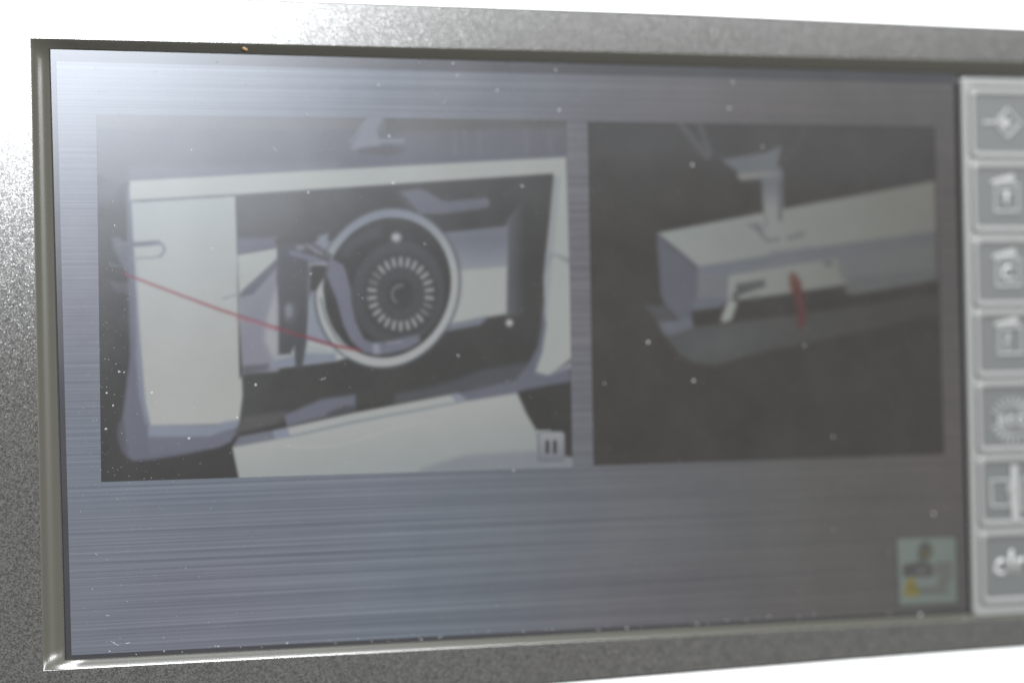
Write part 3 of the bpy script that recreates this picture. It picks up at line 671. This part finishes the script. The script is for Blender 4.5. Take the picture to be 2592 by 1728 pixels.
def text_mesh(k, s, x0, ybase, xh, bold=0.03, shear=0.0, wide=1.0, space=1.0, name='lettering'):
    cu = bpy.data.curves.new('lettering', 'FONT'); cu.body = s; cu.size = 1.0; cu.extrude = 0.0; cu.space_character = space; cu.offset = bold; cu.shear = shear
    cu.resolution_u = 3
    to = bpy.data.objects.new('lettering', cu); C.objects.link(to)
    dg = bpy.context.evaluated_depsgraph_get(); me = bpy.data.meshes.new_from_object(to.evaluated_get(dg))
    bpy.data.objects.remove(to)
    a0, b0 = px(x0, ybase, CI); a1, b1 = px(x0, ybase - xh, CI); sc = (b1 - b0)
    xs = [v.co.x for v in me.vertices]; ref = 0.5 if s.islower() else 0.7
    bm = bmesh.new(); bm.from_mesh(me)
    r = bmesh.ops.extrude_face_region(bm, geom=bm.faces[:])
    bmesh.ops.translate(bm, verts=[v for v in r['geom'] if isinstance(v, bmesh.types.BMVert)], vec=(0, 0, 1))
    mn = min(xs)
    for v in bm.verts:
        a = a0 + (v.co.x - mn) * sc / ref * wide; b = b0 + v.co.y * sc / ref; c = CI - 0.00005 + 0.0002 * v.co.z
        v.co = w(a, b, c)
    return from_bm(name, bm, M_LETTER, key_objs[k][0])
S = 0.00074; Z0, Z1 = CI - 0.00002, CI + 0.00022
icon(0, lambda bm: (add_stroke(bm, P_([(2549, 276), (2582, 312), (2549, 348), (2519, 312)]), S, Z0, Z1, True),
                    add_stroke(bm, P_([(2487, 311), (2535, 311)]), S * 0.85, Z0, Z1),
                    slab_poly(bm, P_([(2535, 293), (2560, 311), (2535, 330)]), Z0, Z1)), 'diamond_arrow')
for k, (dx, cy) in enumerate(((0, 502), (4, 690), (10, 862))):
    def card(bm, dx=dx, cy=cy):
        add_stroke(bm, P_([(2518 + dx, cy - 32), (2576 + dx, cy - 34), (2577 + dx, cy + 32), (2518 + dx, cy + 34)]), S * 0.95, Z0, Z1, True)
        slab_poly(bm, P_([(2505 + dx, cy - 36), (2508 + dx, cy - 46), (2562 + dx, cy - 62), (2566 + dx, cy - 50), (2566 + dx, cy - 42), (2535 + dx, cy - 40)]), Z0, Z1)
    icon(k + 1, card, 'card_stack')
text_mesh(1, 'T', 2533, 522, 38, 0.03, 0.12)
text_mesh(2, 'C', 2534, 710, 38, 0.03, 0.0)
text_mesh(3, '?', 2544, 884, 42, 0.012, 0.0)
def rays(bm):
    cx_, cy_ = 2563, 1062
    for i in range(24):
        t = 2 * math.pi * (i + 0.5) / 24
        if abs(math.sin(t)) < 0.3: continue
        c_, s_n = math.cos(t), math.sin(t); r0, r1 = 27, 58
        n = (-s_n, c_)
        slab_poly(bm, P_([(cx_ + r0 * c_ - n[0] * 1.2, cy_ + r0 * s_n - n[1] * 1.2), (cx_ + r1 * c_ - n[0] * 2.6, cy_ + r1 * s_n - n[1] * 2.6),
                          (cx_ + r1 * c_ + n[0] * 2.6, cy_ + r1 * s_n + n[1] * 2.6), (cx_ + r0 * c_ + n[0] * 1.2, cy_ + r0 * s_n + n[1] * 1.2)]), Z0, Z1)
icon(4, rays, 'ray_ring')
text_mesh(4, 'eco', 2524, 1076, 26, 0.012, 0.0, 1.0, 1.12)
def frames(bm):
    add_stroke(bm, P_([(2508, 1215), (2552, 1214), (2556, 1280), (2510, 1281)]), S * 0.9, Z0, Z1, True)
    add_stroke(bm, P_([(2586, 1210), (2632, 1208), (2634, 1286), (2588, 1290)]), S * 0.9, Z0, Z1, True)
    slab_poly(bm, P_([(2556, 1176), (2573, 1176), (2577, 1316), (2560, 1316)]), Z0, Z1 + 0.00008)
    add_stroke(bm, P_([(2558 + 9 * math.cos(t), 1243 + 10 * math.sin(t)) for t in np.linspace(0, 2 * math.pi, 17)[:-1]]), S * 0.6, Z1, Z1 + 0.00025, True)
icon(5, frames, 'presser_bar')
text_mesh(6, 'clr', 2516, 1456, 45, 0.02, 0.18, 0.88, 1.08)

# ------------------------------------------------------------------ dust, lint and crumbs lying on the panel
def blob(bm, a, b, c, r, fl=0.5):
    r_ = bmesh.ops.create_icosphere(bm, subdivisions=1, radius=1.0)
    ang = random.random() * 6.28; e = random.uniform(0.7, 1.4)
    for v in r_['verts']:
        k = r * random.uniform(0.75, 1.2)
        x, y = v.co.x * e, v.co.y / e
        v.co = w(a + k * (x * math.cos(ang) - y * math.sin(ang)), b + k * (x * math.sin(ang) + y * math.cos(ang)), c + r * fl * v.co.z)
bm = bmesh.new()
spots = [(590*1.102, 0)]
for (x, y, r) in [(995, 464, 5), (1321, 471, 4), (647, 974, 4.5), (1292, 817, 2), (384, 994, 4), (478, 1109, 4.5), (600, 1057, 3.5), (1752, 418, 4.5), (1640, 866, 5.5), (1756, 963, 5.5),
                  (2036, 874, 3.5), (2363, 1300, 5), (1146, 161, 4.5), (1060, 159, 2.5), (1157, 191, 4), (1258, 229, 3.5), (1406, 178, 4), (1415, 279, 4), (1855, 208, 5), (1846, 274, 4),
                  (958, 215, 4), (985, 345, 4), (776, 291, 4), (780, 488, 4), (624, 213, 3.5), (683, 181, 3), (549, 157, 2.5), (485, 380, 3), (2110, 1340, 3), (1530, 970, 3),
                  (730, 1128, 2), (270, 994, 3), (268, 1085, 3.5), (286, 1026, 3), (300, 940, 3), (303, 941, 2.4), (314, 942, 2.4), (1300, 1190, 3), (535, 630, 3), (290, 571, 2.5),
                  (2250, 1400, 2), (2330, 1555, 6), (2232, 1568, 5), (2534, 1541, 6), (1930, 372, 4), (2108, 1105, 3), (1160, 900, 3), (787, 693, 3), (1075, 618, 2.6), (918, 755, 2)]:
    a, b = px(x, y, 0.0001); blob(bm, a, b, 0.0001, r * 0.000053, 0.3)
for i in range(1100):
    x = 150 + 2280 * random.random() ** 1.9; y = random.uniform(165, 1640 if i % 3 else 1250)
    if i % 4 == 0: x = random.gauss(330, 100)
    if x < 190: x = 190 + random.random() * 200
    a, b = px(x, y, 0.0001)
    blob(bm, a, b, 0.0001, 0.00003 + 0.00004 * random.random() ** 2.0, 0.4)
for i in range(45):
    x = random.uniform(200, 2400); y = 1664 - 0.0525 * (x - 181) - random.uniform(0, 14)
    a, b = px(x, y, 0.0001); blob(bm, a, b, 0.0001, random.uniform(0.00006, 0.00016), 0.4)
for x0, y0, x1, y1 in ((281, 1622, 300, 1633), (318, 1627, 328, 1624), (268, 1556, 276, 1556), (240, 1400, 246, 1404), (1120, 262, 1128, 254), (690, 372, 700, 384), (810, 960, 824, 955)):
    p0, p1 = px(x0, y0), px(x1, y1); mid = ((p0[0] + p1[0]) / 2 + 0.0001, (p0[1] + p1[1]) / 2 - 0.0001)
    add_stroke(bm, [p0, mid, p1], 0.0001, 0.00005, 0.0001)
d = from_bm('dust', bm, M_DUST); d['kind'] = 'stuff'; d['label'] = 'pale dust specks scattered over the display glass'; 
bm = bmesh.new()
for dx, dy, r in ((0, 0, 1.0), (4, 1, 0.7), (-4, -1, 0.6), (6, 3, 0.4)):
    a, b = px(619 + dx, 124 + dy, 0.0012); blob(bm, a, b, 0.0013, 0.00028 * r, 0.6)
o = from_bm('crumb', bm, M_FIBRE); o['label'] = 'tiny orange tan crumb stuck on the dark top rim'; o['category'] = 'crumb'
